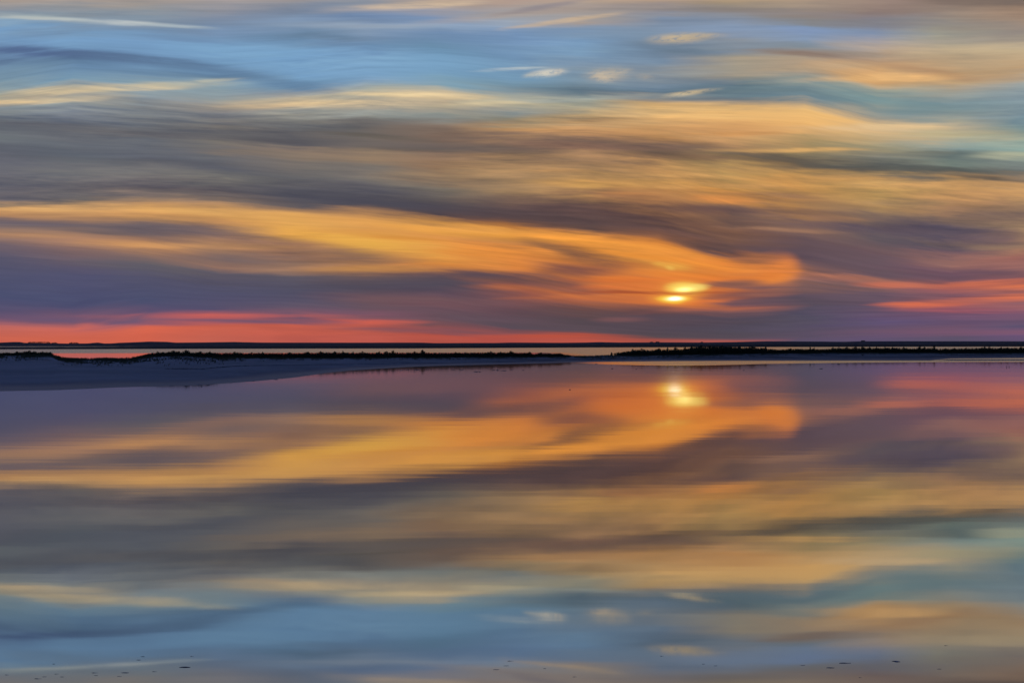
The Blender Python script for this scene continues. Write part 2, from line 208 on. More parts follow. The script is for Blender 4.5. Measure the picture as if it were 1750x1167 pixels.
def build_sky():
    g = NG(nt)
    tc = g.n('ShaderNodeTexCoord').outputs['Generated']
    sep = g.n('ShaderNodeSeparateXYZ'); g.put(sep.inputs[0], tc)
    dx, dy, dz = sep.outputs
    az = g.m('ARCTAN2', dx, dy)
    el = g.m('ARCSINE', g.m('ABSOLUTE', dz))
    X = g.m('MULTIPLY_ADD', az, F, CX)
    Y = g.m('MULTIPLY_ADD', el, -F, HY)
    cols = [sx(x) for x in COLX]
    t = g.rng(Y, -100.0, 600.0)
    # canonical height along the flow lines
    maps = []
    for i, px in enumerate(COLX):
        ys = [-100, 0] + [ANCH[k][i] for k in range(5)] + [588]
        maps.append([sy(px, y) for y in ys])
    def canon(i, y):
        ys = maps[i]
        y = sy(COLX[i], y)
        for k in range(7):
            if y <= ys[k + 1] or k == 6:
                f = (y - ys[k]) / (ys[k + 1] - ys[k])
                return max(0, min(1, AV[k] + f * (AV[k + 1] - AV[k])))
    v = None
    Wt = []
    for i in range(len(COLX)):
        fc = g.n('ShaderNodeFloatCurve')
        g.put(fc.inputs['Value'], t)
        cu = fc.mapping.curves[0]
        pts = [((y + 100) / 700, q) for y, q in zip(maps[i], AV)]
        cu.points[0].location = pts[0]; cu.points[1].location = (1, 1)
        for p in pts[1:]:
            cu.points.new(*p)
        for p in cu.points: p.handle_type = 'AUTO_CLAMPED'
        fc.mapping.update()
        if v is None: v = fc.outputs[0]
        else: v = g.mix(g.rng(X, cols[i - 1], cols[i]), v, fc.outputs[0], 'FLOAT')
    # wind-drawn streaks run along the flow lines
    s1 = g.noise(g.xyz(g.m('MULTIPLY', X, 1 / 330), g.m('MULTIPLY', v, 24)), 1, 4, .55)
    s2 = g.noise(g.xyz(g.m('MULTIPLY', X, 1 / 170), g.m('MULTIPLY', v, 60), 3.3), 1, 4, .6)
    s3 = g.noise(g.xyz(g.m('MULTIPLY', X, 1 / 240), g.m('MULTIPLY', v, 30), 8.1), 1, 3, .5)
    amp = g.m('MULTIPLY', g.rng(v, .80, .97, 1.0, .35), g.m('ADD', 1.0, g.m('MULTIPLY', g.rng(v, .30, .42), g.rng(v, .58, .66, .8, 0))))
    s5 = g.noise(g.xyz(g.m('MULTIPLY', X, 1 / 80), g.m('MULTIPLY', v, 120), 1.7), 1, 4, .65)
    dv = g.m('MULTIPLY', g.m('SUBTRACT', s5, .5), .010)
    dv = g.m('ADD', g.m('ADD', dv, g.m('MULTIPLY', g.m('SUBTRACT', s1, .5), .030)), g.m('MULTIPLY', g.m('SUBTRACT', s2, .5), .024))
    v2 = g.m('ADD', v, g.m('MULTIPLY', dv, amp))
    X2 = g.m('MULTIPLY_ADD', g.m('SUBTRACT', s3, .5), 150, X)
    col = None
    for i in range(len(COLX)):
        rp = g.n('ShaderNodeValToRGB')
        g.put(rp.inputs[0], v2)
        toks = COLS[i].split() + LOW[i].split()
        st = []
        for k in range(0, len(toks), 2):
            st.append((canon(i, float(toks[k])), lin(toks[k + 1])))
        st.sort(key=lambda a: a[0])
        while len(st) > 32:     # drop the stop that matters least
            best = min(range(1, len(st) - 1), key=lambda k: st[k + 1][0] - st[k - 1][0])
            st.pop(best)
        cr = rp.color_ramp
        cr.interpolation = 'LINEAR'
        cr.elements[0].position = st[0][0]; cr.elements[0].color = (*st[0][1], 1)
        cr.elements[1].position = st[-1][0]; cr.elements[1].color = (*st[-1][1], 1)
        for p, c in st[1:-1]:
            e = cr.elements.new(p); e.color = (*c, 1)
        if col is None: col = rp.outputs[0]
        else: col = g.mix(g.rng(X2, cols[i - 1], cols[i]), col, rp.outputs[0])
    # fine brightness streaks inside the cloud sheets
    s4 = g.noise(g.xyz(g.m('MULTIPLY', X, 1 / 260), g.m('MULTIPLY', v, 110), 5.0), 1, 5, .6)
    gain = g.m('MULTIPLY_ADD', g.m('SUBTRACT', s4, .5), g.rng(v, .82, .95, .38, .14), 1.0)
    # individual wisps
    wy = g.m('MULTIPLY_ADD', g.m('SUBTRACT', s2, .5), 9.0, g.m('MULTIPLY_ADD', g.m('SUBTRACT', s1, .5), 9.0, Y))
    wx = g.m('MULTIPLY_ADD', g.m('SUBTRACT', s3, .5), 60.0, X)
    fl = g.noise(g.xyz(g.m('MULTIPLY', X, 1 / 16), g.m('MULTIPLY', g.m('MULTIPLY_ADD', X, .15, Y), 1 / 5.0), 2.2), 1, 5, .65)
    fleece = g.m('MINIMUM', 1.0, g.rng(fl, .36, .58, .38, 1.3))
    a1 = g.noise(g.xyz(g.m('MULTIPLY', X, 1 / 210), g.m('MULTIPLY', v, 52), 12.0), 1, 5, .62, .5)
    ragged = g.m('MINIMUM', 1.0, g.rng(g.m('MULTIPLY_ADD', s5, .5, g.m('MULTIPLY', a1, .5)), .36, .58, .35, 1.25))
    P = g.xyz(wx, wy)
    PS = g.xyz(g.m('MULTIPLY_ADD', g.m('SUBTRACT', s2, .5), 14.0, X), g.m('MULTIPLY_ADD', g.m('SUBTRACT', s2, .5), 2.4, Y))
    for n_st, (x, y, hl, ht, slope, cc, op, soft) in enumerate(STROKES):
        if n_st % 40 == 39:      # ties the next batch to this one so that the shader runs them in turn
            for w_ in (0, 1):
                tie = g.n('ShaderNodeVectorMath', operation='MULTIPLY_ADD')
                g.put(tie.inputs[0], col); tie.inputs[1].default_value = (1e-7, 1e-7, 1e-7); g.put(tie.inputs[2], (P, PS)[w_])
                if w_ == 0: P_ = tie.outputs[0]
                else: PS = tie.outputs[0]
            P = P_
        mp = g.n('ShaderNodeMapping', vector_type='TEXTURE')
        g.put(mp.inputs[0], PS if hl < 55 else P)
        mp.inputs['Location'].default_value = (sx(x), sy(x, y), 0)
        mp.inputs['Rotation'].default_value = (0, 0, math.atan(slope))
        mp.inputs['Scale'].default_value = (hl * 1.35, ht * 1.7, 1)
        gr = g.n('ShaderNodeTexGradient', gradient_type='SPHERICAL')
        g.put(gr.inputs[0], mp.outputs[0])
        f = g.rng(gr.outputs['Fac'], 0, soft * .95, 0, op, True)
        if hl < 55 and y < 180: f = g.m('MULTIPLY', f, fleece)
        elif hl >= 55: f = g.m('MULTIPLY', f, ragged)
        col = g.mix(f, col, lin(cc))
    # lit and shaded fibres of the cloud sheets: broken streaks, warm where lit, cool where thin
    a2 = g.noise(g.xyz(g.m('MULTIPLY', X, 1 / 95), g.m('MULTIPLY', g.m('MULTIPLY_ADD', X, -.055, Y), 1 / 7.0), 15.0), 1, 4, .6, .3)
    a3 = g.noise(g.xyz(g.m('MULTIPLY', X, 1 / 420), g.m('MULTIPLY', v, 9), 18.0), 1, 2, .5)
    fib = g.m('ADD', g.m('MULTIPLY', g.rng(a1, .30, .70), .62), g.m('MULTIPLY', g.rng(a2, .30, .70), .38))
    fib = g.m('ADD', .5, g.m('MULTIPLY', g.m('SUBTRACT', fib, .5), g.rng(a3, .38, .62, .12, 1.35)))
    depth = g.m('MULTIPLY', g.rng(v, .26, .40, .42, 1.0, True), g.rng(v, .60, .84, .95, .30, True))
    fib = g.m('ADD', .5, g.m('MULTIPLY', g.m('SUBTRACT', fib, .5), depth), clamp=True)
    tint = g.mix(fib, SHADE_TINT, LIT_TINT)
    tv = g.n('ShaderNodeVectorMath', operation='MULTIPLY')
    g.put(tv.inputs[0], col); g.put(tv.inputs[1], tint)
    tv2 = g.n('ShaderNodeVectorMath', operation='MULTIPLY')
    g.put(tv2.inputs[0], tv.outputs[0]); g.put(tv2.inputs[1], g.mix(g.m('MULTIPLY', g.rng(v, .34, .44), g.rng(v, .60, .68, 1, 0)), (1, 1, 1), g.mix(g.rng(X, 500, 1000), (.99, 1.0, 1.02), (1.05, .96, .97))))
    tv = tv2
    sc_ = g.n('ShaderNodeVectorMath', operation='SCALE')
    g.put(sc_.inputs[0], tv.outputs[0]); g.put(sc_.inputs[3], gain)
    col = sc_.outputs[0]
    for (x, y, hl, ht, e) in ((1153, 510.5, 14, 3.8, (1.3, 1.1, .6)), (1172, 494.5, 20, 4.5, (.9, .75, .3)), (1158, 503, 60, 26, (.22, .07, .0))):
        mp = g.n('ShaderNodeMapping', vector_type='TEXTURE')
        g.put(mp.inputs[0], PS)
        mp.inputs['Location'].default_value = (sx(x), sy(x, y), 0)
        mp.inputs['Scale'].default_value = (hl * 1.35, ht * 1.7, 1)
        gr = g.n('ShaderNodeTexGradient', gradient_type='QUADRATIC_SPHERE')
        g.put(gr.inputs[0], mp.outputs[0])
        gl = g.n('ShaderNodeVectorMath', operation='SCALE'); gl.inputs[0].default_value = e; g.put(gl.inputs[3], gr.outputs['Fac'])
        ad = g.n('ShaderNodeVectorMath', operation='ADD'); g.put(ad.inputs[0], col); g.put(ad.inputs[1], gl.outputs[0])
        col = ad.outputs[0]
    # above and beside the view the cloud deck thins out into clear dusk sky
    sky = g.n('ShaderNodeTexSky', sky_type='NISHITA')
    sky.sun_disc = False
    sky.sun_elevation = SUN_EL
    sky.sun_rotation = SUN_AZ
    sky.altitude = 0; sky.ozone_density = 4.0; sky.dust_density = 0.2; sky.air_density = 1.0
    sv = g.n('ShaderNodeVectorMath', operation='SCALE')
    g.put(sv.inputs[0], sky.outputs[0]); sv.inputs[3].default_value = NISHITA_K
    n3 = g.n('ShaderNodeVectorMath', operation='MULTIPLY')
    g.put(n3.inputs[0], tc); n3.inputs[1].default_value = (2.2, 2.2, 9.0)
    cl = g.noise(n3.outputs[0], 1.6, 5, .55)
    out_up = g.rng(el, math.radians(8.5), math.radians(24), 0, 1, True)
    out_side = g.rng(g.m('ABSOLUTE', az), math.radians(14), math.radians(60), 0, 1, True)
    out = g.m('MAXIMUM', out_up, out_side)
    deck = g.mix(.82, sv.outputs[0], g.mix(g.rng(cl, .42, .70, 0, .6), DUSK_BLUE, DUSK_CLOUD))
    col = g.mix(out, col, deck)
    bg = g.n('ShaderNodeBackground')
    g.put(bg.inputs[0], col)
    bg.inputs[1].default_value = 1.0
    g.t.links.new(bg.outputs[0], g.n('ShaderNodeOutputWorld').inputs[0])

SHADE_TINT = (.64, .65, .73); LIT_TINT = (1.36, 1.21, 1.06)
DUSK_BLUE = (.055, .105, .33); DUSK_CLOUD = (.10, .13, .26)
NISHITA_K = 0.1     # the Nishita sky's own strength inside the mix
build_sky()
world.cycles.sampling_method = 'NONE'   # a soft sky without hot spots

# the sun is almost spent: a dim, cloud-filtered lamp in the same direction
sun_d = bpy.data.lights.new("sun", 'SUN')
sun_d.energy = 0.000002
sun_d.angle = math.radians(0.6)
sun_d.color = (1.0, .72, .35)
sun = bpy.data.objects.new("sun", sun_d)
C.objects.link(sun)
sd = Vector((math.sin(SUN_AZ) * math.cos(SUN_EL), math.cos(SUN_AZ) * math.cos(SUN_EL), math.sin(SUN_EL)))
sun.rotation_euler = sd.to_track_quat('Z', 'Y').to_euler()
sun.location = sd * 100
scene.cycles.max_bounces = 6
# ------------------------------------------------------------------ helpers
def lerp_tab(tab, x):
    if x <= tab[0][0]: return tab[0][1]
    for (a, va), (b, vb) in zip(tab, tab[1:]):
        if x <= b: return va + (vb - va) * (x - a) / (b - a)
    return tab[-1][1]
def smooth(t):
    t = max(0, min(1, t)); return t * t * (3 - 2 * t)
def dist_of(py, z=0.0): return (CAM_H - z) * F / (py - HY)
def ray(px, d): return Vector(((px - CX) / F * d, d))         # ground position at depth d
def z_at(py, d): return CAM_H - (py - HY) * d / F

def mesh_obj(name, verts, faces, mat, smooth_=False, parent=None):
    me = bpy.data.meshes.new(name)
    me.from_pydata(verts, [], faces)
    if mat: me.materials.append(mat)
    if smooth_: me.polygons.foreach_set('use_smooth', [True] * len(me.polygons))
    me.update()
    o = bpy.data.objects.new(name, me)
    C.objects.link(o)
    if parent: o.parent = parent
    return o
def tag(o, label=None, cat=None, group=None, kind=None):
    if label: o['label'] = label
    if cat: o['category'] = cat
    if group: o['group'] = group
    if kind: o['kind'] = kind
    return o

def new_mat(name):
    m = bpy.data.materials.new(name); m.use_nodes = True
    g = NG(m.node_tree)
    return m, g, m.node_tree.nodes['Principled BSDF']

def mat_plain(name, c1, c2, scale, rough=.9, spec=.1):
    m, g, b = new_mat(name)
    co = g.n('ShaderNodeTexCoord').outputs['Object']
    f = g.noise(co, scale, 4, .6)
    g.put(b.inputs['Base Color'], g.mix(g.rng(f, .35, .65), c1, c2))
    b.inputs['Roughness'].default_value = rough
    b.inputs['Specular IOR Level'].default_value = spec
    return m

M_shrub = mat_plain('dark_foliage', (.020, .028, .012), (.035, .040, .018), 1.5)
M_grass = mat_plain('dune_grass', (.045, .050, .022), (.07, .065, .032), 2.0)
M_heath = mat_plain('heath', (.008, .010, .009), (.014, .015, .012), .02)
M_hill = mat_plain('far_hill', (.028, .028, .030), (.046, .042, .046), .004)
M_berm_shade = mat_plain('painted_berm_shade', (.016, .014, .010), (.035, .028, .018), 9, .5, .5)  # near-black colour takes the place of shade on the berm
M_straw = mat_plain('pale_weed', (.17, .17, .16), (.27, .26, .24), 30, .5, .5)
M_mud = mat_plain('mud', (.035, .030, .026), (.06, .05, .045), 2, .6, .4)
M_wood = mat_plain('grey_wood', (.05, .045, .04), (.09, .08, .07), 6, .8, .2)

# sand: dry above, wet and darker by the waterline, long wind-and-water streaks
def mat_sand():
    m, g, b = new_mat('sand')
    pos = g.n('ShaderNodeNewGeometry').outputs['Position']
    sp = g.n('ShaderNodeSeparateXYZ'); g.put(sp.inputs[0], pos)
    st = g.noise(g.xyz(g.m('MULTIPLY', sp.outputs[0], .03), g.m('MULTIPLY', sp.outputs[1], .02), g.m('MULTIPLY', sp.outputs[2], 2.2)), 1, 6, .62)
    fine = g.noise(pos, 1.4, 5, .6)
    h = g.m('MULTIPLY_ADD', g.m('SUBTRACT', st, .5), .16, sp.outputs[2])
    wet = g.rng(h, .05, .30, 1, 0, True)
    dry = g.mix(g.rng(st, .36, .64), SAND_A, SAND_B)
    dry = g.mix(g.m('MULTIPLY', g.rng(fine, .45, .7), .35), dry, SAND_C)
    # salt-marsh crust darkens the flats of the right-hand half
    cr = g.noise(g.xyz(g.m('MULTIPLY', sp.outputs[0], .05), g.m('MULTIPLY', sp.outputs[1], .03), 7.0), 1, 5, .6)
    marsh = g.m('MULTIPLY', g.rng(sp.outputs[0], -70, 40, 0, 1, True), g.rng(cr, .38, .58, 1.0, .45))
    col = g.mix(marsh, g.mix(wet, dry, SAND_WET), (.055, .062, .068))
    g.put(b.inputs['Base Color'], col)
    g.put(b.inputs['Roughness'], g.mix(wet, .95, .5, 'FLOAT'))
    g.put(b.inputs['Specular IOR Level'], g.mix(wet, .03, .10, 'FLOAT'))
    bp = g.n('ShaderNodeBump'); bp.inputs['Strength'].default_value = .5; bp.inputs['Distance'].default_value = .08
    g.put(bp.inputs['Height'], fine); g.put(b.inputs['Normal'], bp.outputs[0])
    return m
SAND_A = (.20, .195, .185); SAND_B = (.27, .262, .25); SAND_C = (.15, .145, .135); SAND_WET = (.095, .10, .115)
M_sand = mat_sand()

# ------------------------------------------------------------------ water
ROUGH_EDGE = [  # near edge of the wind-ruffled strip, photo x -> photo y
    (960, 619.2), (1000, 621.4), (1050, 623), (1100, 624), (1160, 624.4), (1250, 623.2), (1300, 621.8),
    (1400, 620.4), (1500, 619.4), (1600, 618.8), (1750, 618.4), (2400, 618.0)]
def mat_water():
    m, g, b = new_mat('water')
    pos = g.n('ShaderNodeNewGeometry').outputs['Position']
    sp = g.n('ShaderNodeSeparateXYZ'); g.put(sp.inputs[0], pos)
    wx, wy, _ = sp.outputs
    b.inputs['Base Color'].default_value = (.012, .018, .024, 1)
    b.inputs['IOR'].default_value = 1.333
    # the edge of the ruffled strip in world metres
    fc = g.n('ShaderNodeFloatCurve')
    g.put(fc.inputs['Value'], g.rng(wx, -100.0, 1000.0))
    cu = fc.mapping.curves[0]
    pts = []
    for px, py in ROUGH_EDGE:
        d = dist_of(py); p = ray(px, d)
        pts.append(((p.x + 100) / 1100, d / 1000))
    cu.points[0].location = (0, pts[0][1]); cu.points[1].location = (1, pts[-1][1])
    for p in pts: cu.points.new(*p)
    fc.mapping.update()
    edge = g.m('MULTIPLY', fc.outputs[0], 1000)
    wob = g.noise(g.xyz(g.m('MULTIPLY', wx, .02), g.m('MULTIPLY', wy, .05)), 1, 4, .6)
    e2 = g.m('MULTIPLY_ADD', g.m('SUBTRACT', wob, .5), 14, edge)
    near = g.m('MULTIPLY', g.rng(g.m('SUBTRACT', wy, e2), -4, 5, 0, 1, True), g.rng(wx, 10, 34, 0, 1, True))
    far = g.rng(g.m('MULTIPLY_ADD', wx, -.45, g.m('MULTIPLY_ADD', g.m('SUBTRACT', wob, .5), 26, wy)), 1396, 1420, 0, 1, True)
    patch = g.m('MAXIMUM', near, far)
    calm = g.rng(wy, 90, 330, CALM_R, CALM_R * 1.7)
    g.put(b.inputs['Roughness'], g.mix(patch, calm, RUFFLED_R, 'FLOAT'))
    # calm-water undulation: slopes of a thousandth, long across the line of sight
    r1 = g.noise(g.xyz(g.m('MULTIPLY', wx, .16), g.m('MULTIPLY', wy, .55)), 1, 3, .55)
    r2 = g.noise(g.xyz(g.m('MULTIPLY', wx, .05), g.m('MULTIPLY', wy, .07), 4), 1, 3, .5)
    ny = g.m('ADD', g.m('MULTIPLY', g.m('SUBTRACT', r1, .5), .0024), g.m('MULTIPLY', g.m('SUBTRACT', r2, .5), .0016))
    nx = g.m('MULTIPLY', g.m('SUBTRACT', r2, .5), .003)
    nv = g.n('ShaderNodeVectorMath', operation='NORMALIZE')
    ny = g.m('ADD', ny, g.m('MULTIPLY', patch, -.014))    # the faces of the wavelets that show
    g.put(nv.inputs[0], g.xyz(nx, ny, 1.0))
    g.put(b.inputs['Normal'], nv.outputs[0])
    return m
CALM_R = .018; RUFFLED_R = .13
W = 22000
water = mesh_obj('water', [(-W, -W, 0), (W, -W, 0), (W, W, 0), (-W, W, 0)], [(0, 1, 2, 3)], mat_water())
tag(water, kind='structure')

# ------------------------------------------------------------------ sand spit
NEAR = [(-3200, 676), (-900, 672), (0, 668.4), (100, 666.5), (200, 662), (260, 660.3), (330, 658.8), (400, 654), (440, 651), (500, 645.5), (560, 637),
        (600, 633), (640, 630.5), (700, 627), (760, 624.6), (850, 622.4), (940, 620.4), (980, 619), (1060, 618), (1150, 617.1),
        (1250, 616.6), (1590, 616.2), (1625, 612.7), (1700, 612.2), (1750, 611.8), (2400, 611), (5200, 611)]
CREST_D = [(-3200, 470), (350, 480), (450, 580), (600, 640), (700, 690), (800, 710), (900, 750), (1000, 790), (1080, 850), (1200, 870), (1300, 940), (1400, 1000), (1600, 1040), (5200, 1060)]
CREST_Y = [(-3200, 606), (-300, 607), (0, 607), (20, 605.5), (60, 605), (85, 606), (98, 610), (112, 612.9), (150, 613.3), (200, 613), (228, 611.6), (250, 608.6), (275, 606.4),
           (310, 606.3), (350, 608), (400, 609.5), (450, 610.3), (600, 610.3), (700, 609.8), (800, 609.3), (900, 608.6), (1000, 608.3),
           (1080, 607), (1200, 605.2), (1300, 603.6), (1400, 602.8), (5200, 602.6)]
def ground_z(px, d):
    dn = dist_of(lerp_tab(NEAR, px)); dc = lerp_tab(CREST_D, px)
    hc = z_at(lerp_tab(CREST_Y, px), dc)
    if d <= dn:
        return max(-.5, -(dn - d) * .02)
    if d <= dc:
        t = (d - dn) / (dc - dn)
        sc = 1 if px < 700 else .5
        h = hc * (.35 * t + .65 * smooth(t) ** 1.25)
        p = ray(px, d)
        n = noise.fractal(Vector((p.x * .035, d * .02, 3)), 1.0, 2.0, 4)
        h += n * .10 * sc * min(1, t * 4) * (1 - .5 * t)
        return h
    t = (d - dc) / 60
    return hc * (1 - smooth(t)) - .6 * smooth(t)
xs = []
px = -3200
while px < 5200:
    xs.append(px)
    px += 2.2 if -40 < px < 1800 else 22
rows = 54
verts, faces = [], []
for px in xs:
    dn = dist_of(lerp_tab(NEAR, px)); dc = lerp_tab(CREST_D, px)
    for k in range(rows):
        if k < 4: d = dn - 12 + k * 3.6
        elif k < 44: d = dn + (dc - dn) * ((k - 4) / 39)
        else: d = dc + (k - 43) * 7
        p = ray(px, d)
        verts.append((p.x, p.y, ground_z(px, d)))
for i in range(len(xs) - 1):
    for k in range(rows - 1):
        a = i * rows + k
        faces.append((a, a + rows, a + rows + 1, a + 1))
beach = mesh_obj('sand_beach', verts, faces, M_sand, True)
tag(beach, kind='structure')

# low mud bar lying off the right-hand end of the spit
verts, faces = [], []
bx = [1585 + i * 6 for i in range(200)]
for px in bx:
    t0 = smooth((px - 1585) / 45)
    y0, y1 = 616.35, 616.35 - 2.5 * t0 - .01
    d0, d1 = dist_of(y0), dist_of(y1)
    for k in range(9):
        t = k / 8
        d = d0 + (d1 - d0) * t
        p = ray(px, d)
        n = noise.noise(Vector((p.x * .05, d * .05, 9)))
        verts.append((p.x, d, -.03 + .10 * t0 * math.sin(math.pi * t) + .02 * n))
for i in range(len(bx) - 1):
    for k in range(8):
        a = i * 9 + k
        faces.append((a, a + 9, a + 10, a + 1))
tag(mesh_obj('mud_bar', verts, faces, M_mud, True), kind='structure')

# ------------------------------------------------------------------ far shore and hills
FAR_Y = [(-3200, 597.5), (0, 597), (400, 596), (700, 595.5), (1000, 593.9), (1300, 593), (1750, 592.3), (5200, 592)]
FAR_TOP = [(-3200, 593), (0, 592.9), (200, 592.3), (400, 591.4), (700, 590.4), (1000, 589.2), (1300, 588.6), (1750, 588.4), (5200, 588)]
HILL = [(-3200, 584), (-1500, 586), (-400, 585), (0, 585.3), (24, 584.3), (35, 584.4), (42, 585.9), (97, 586.7), (117, 587), (150, 586.7), (167, 585.3), (178, 586.8), (190, 586.7),
        (205, 585.7), (235, 584.6), (255, 583.6), (285, 584.1), (300, 585.4), (350, 585), (400, 584.3), (416, 584.7), (450, 585.3), (600, 585.5), (720, 585.4), (745, 586.3),
        (800, 586), (850, 586), (872, 585.3), (960, 585.7), (1000, 585.2), (1025, 584.5), (1060, 585.2), (1130, 584.9), (1200, 585.2), (1250, 584.5), (1310, 583.1),
        (1400, 583.5), (1440, 584), (1470, 583.2), (1550, 583), (1750, 583.2), (2300, 584.5), (3300, 583), (5200, 585)]
def ridge(name, prof, d_front, d_top, d_back, mat, seed, step=3.0, rough=.25):
    verts, faces = [], []
    pxs = []
    px = -3200
    while px < 5200:
        pxs.append(px); px += step if -30 < px < 1780 else 24
    for px in pxs:
        dt = d_top(px)
        n = noise.fractal(Vector((px * .045, seed, 0)), 1, 2, 4) * rough
        zt = z_at(lerp_tab(prof, px) - n * .6, dt)
        z0 = -.3
        df, db = d_front(px), d_back(px)
        for d, z in ((df, z0), (df + (dt - df) * .25, z0 + (zt - z0) * .35), (df + (dt - df) * .6, z0 + (zt - z0) * .8),
                     (dt, zt), (dt + (db - dt) * .5, z0 + (zt - z0) * .6), (db, z0)):
            k = 0 if d in (df, dt, db) else noise.noise(Vector((px * .02, d * .003, seed))) * .6
            p = ray(px, d)
            verts.append((p.x, p.y, z + k * min(1, (zt - z0) * .15)))
    for i in range(len(pxs) - 1):
        for k in range(5):
            a = i * 6 + k
            faces.append((a, a + 6, a + 7, a + 1))
    o = mesh_obj(name, verts, faces, mat, True)
    tag(o, kind='structure')
    return o
fd = lambda px: dist_of(lerp_tab(FAR_Y, px))
ridge('far_shore', FAR_TOP, fd, lambda p: fd(p) + 120, lambda p: fd(p) + 420, M_heath, 5, 3, .35)
HD = 7200
ridge('far_hills', HILL, lambda p: 5600, lambda p: HD, lambda p: 8800, M_hill, 11, 3, .12)

# ------------------------------------------------------------------ vegetation
def clump(rr, n, lumps, leaf, stems=3):
    """unit shrub: base at 0, height 1, half width 1; leaf-sized faces through a few lobes"""
    V, Fc = [], []
    lob = []
    for k in range(lumps):
        a = rr.uniform(-.72, .72)
        h = rr.uniform(.30, .72) * (1 - .35 * abs(a))
        lob.append((a, rr.uniform(-.5, .5), h, rr.uniform(.24, .42), rr.uniform(.22, .34)))
    lob.append((rr.uniform(-.15, .15), 0, .62, .3, .34))
    for k in range(n):
        lx, ly, lz, rw, rh = rr.choice(lob)
        d = Vector((rr.gauss(0, 1), rr.gauss(0, 1), rr.gauss(0, 1))).normalized() * rr.uniform(.3, 1) ** .5
        c = Vector((lx + d.x * rw, ly + d.y * rw, max(.03, lz + d.z * rh)))
        if rr.random() < .4: c.z *= rr.uniform(.05, .9)
        u = Vector((rr.gauss(0, 1), rr.gauss(0, 1), rr.gauss(0, 1))).normalized()
        w = u.cross(Vector((rr.gauss(0, 1), rr.gauss(0, 1), rr.gauss(0, 1)))).normalized()
        s = leaf * rr.uniform(.6, 1.4)
        b = len(V)
        V += [c - u * s, c + w * s * .6, c + u * s, c - w * s * .6]
        Fc.append((b, b + 1, b + 2, b + 3))
    for k in range(stems):   # twigs that stand out of the crown
        x = rr.uniform(-.6, .6); top = rr.uniform(.8, 1.0); lean = rr.uniform(-.15, .15)
        b = len(V); t = .035
        V += [Vector((x - t, 0, 0)), Vector((x + t, 0, 0)), Vector((x, t, 0)), Vector((x + lean, 0, top))]
        Fc += [(b, b + 1, b + 3), (b + 1, b + 2, b + 3), (b + 2, b, b + 3)]
    return V, Fc
RV = random.Random(21)
VARS = [clump(RV, 420, RV.randint(3, 6), .10, RV.randint(2, 5)) for _ in range(8)]
SHRUB_ME = []
for k, (V, Fc) in enumerate(VARS):
    me = bpy.data.meshes.new('shrub'); me.from_pydata([tuple(v) for v in V], [], Fc); me.materials.append(M_shrub); SHRUB_ME.append(me)

# skyline of the scrub, photo x -> y of its top
SKY_L = [(-900, 602), (0, 603.6), (12, 602.9), (22, 604), (27, 603), (38, 602.6), (62, 602.9), (73, 602.2), (86, 602.8), (90, 606.5), (96, 609.2), (103, 609.6), (106, 612.6)]
SKY_M = [(236, 610), (244, 607.2), (250, 605.4), (258, 604.2), (266, 604.3), (276, 602.4), (310, 602.6), (332, 602.8), (350, 603), (380, 603.4), (412, 603.2), (422, 604.6), (440, 603.6),
         (480, 604), (505, 604), (538, 603.4), (560, 602.4), (610, 603.6), (630, 603.6), (680, 603.2), (737, 603.2), (750, 603.6), (800, 603.2), (830, 602.9), (865, 603), (900, 603.6), (912, 605.6),
         (925, 603.6), (945, 605), (957, 604.6), (966, 607), (978, 608)]
SKY_R = [(1038, 608), (1050, 605.8), (1062, 602.4), (1075, 600.6), (1090, 598.8), (1105, 599.2), (1122, 598.2), (1140, 598), (1152, 597.6), (1166, 597.4), (1180, 595.2), (1190, 592.8), (1225, 592), (1250, 592.6),
         (1262, 594.6), (1290, 595.2), (1306, 595), (1314, 597.4), (1340, 598), (1358, 596.6), (1384, 597.4), (1406, 597.6), (1428, 596), (1450, 595.2), (1480, 595.6), (1500, 595.2),
         (1530, 595), (1560, 596), (1590, 595.4), (1603, 597.2), (1625, 596.6), (1650, 596), (1690, 595.2), (1750, 595), (1900, 596), (2400, 595)]
def scrub(name, prof, x0, x1, low, n_per_px, label, rr, wide=1.0, step_out=1):
    V, Fc = [], []
    px = x0
    while px < x1:
        dc = lerp_tab(CREST_D, px)
        for k in range(n_per_px):
            q = px + rr.uniform(-1.5, 1.5)
            d = dc + rr.uniform(-26, 10)
            z0 = ground_z(q, d)
            top = lerp_tab(prof, q) - 1.9 + abs(rr.gauss(0, .7)) + (rr.random() < .4) * rr.uniform(0, low)
            h = z_at(top, d) - z0
            if h < .12: continue
            w = rr.uniform(1.3, 3.0) * d / F * wide
            vv, ff = rr.choice(VARS)
            fs = rr.sample(range(420), 54)
            c, s = math.cos(rr.uniform(0, 6.3)), math.sin(rr.uniform(0, 6.3))
            p = ray(q, d)
            for f in fs:
                b = len(V)
                for vi in ff[f]:
                    v = vv[vi]
                    m_ = (vv[ff[f][0]] + vv[ff[f][2]]) * .5
                    e = m_ + (v - m_) * 1.7
                    V.append((p.x + e.x * w, p.y + e.y * w * 1.5, z0 - .05 + e.z * h))
                Fc.append((b, b + 1, b + 2, b + 3))
        px += 1.0 if -30 < px < 1780 else 4
    o = mesh_obj(name, V, Fc, M_shrub)
    tag(o, label, 'scrub', None, 'stuff')
rs = random.Random(5)
scrub('dune_scrub', SKY_L, -500, 106, 4, 5, 'dark scrub capping the dune at the left edge', rs)
scrub('dune_scrub', SKY_M, 240, 976, 4, 5, 'long black line of low scrub along the middle of the sand spit', rs)
scrub('dune_scrub', SKY_R, 1056, 2300, 5, 5, 'black scrub thicket crowning the right-hand half of the spit', rs)

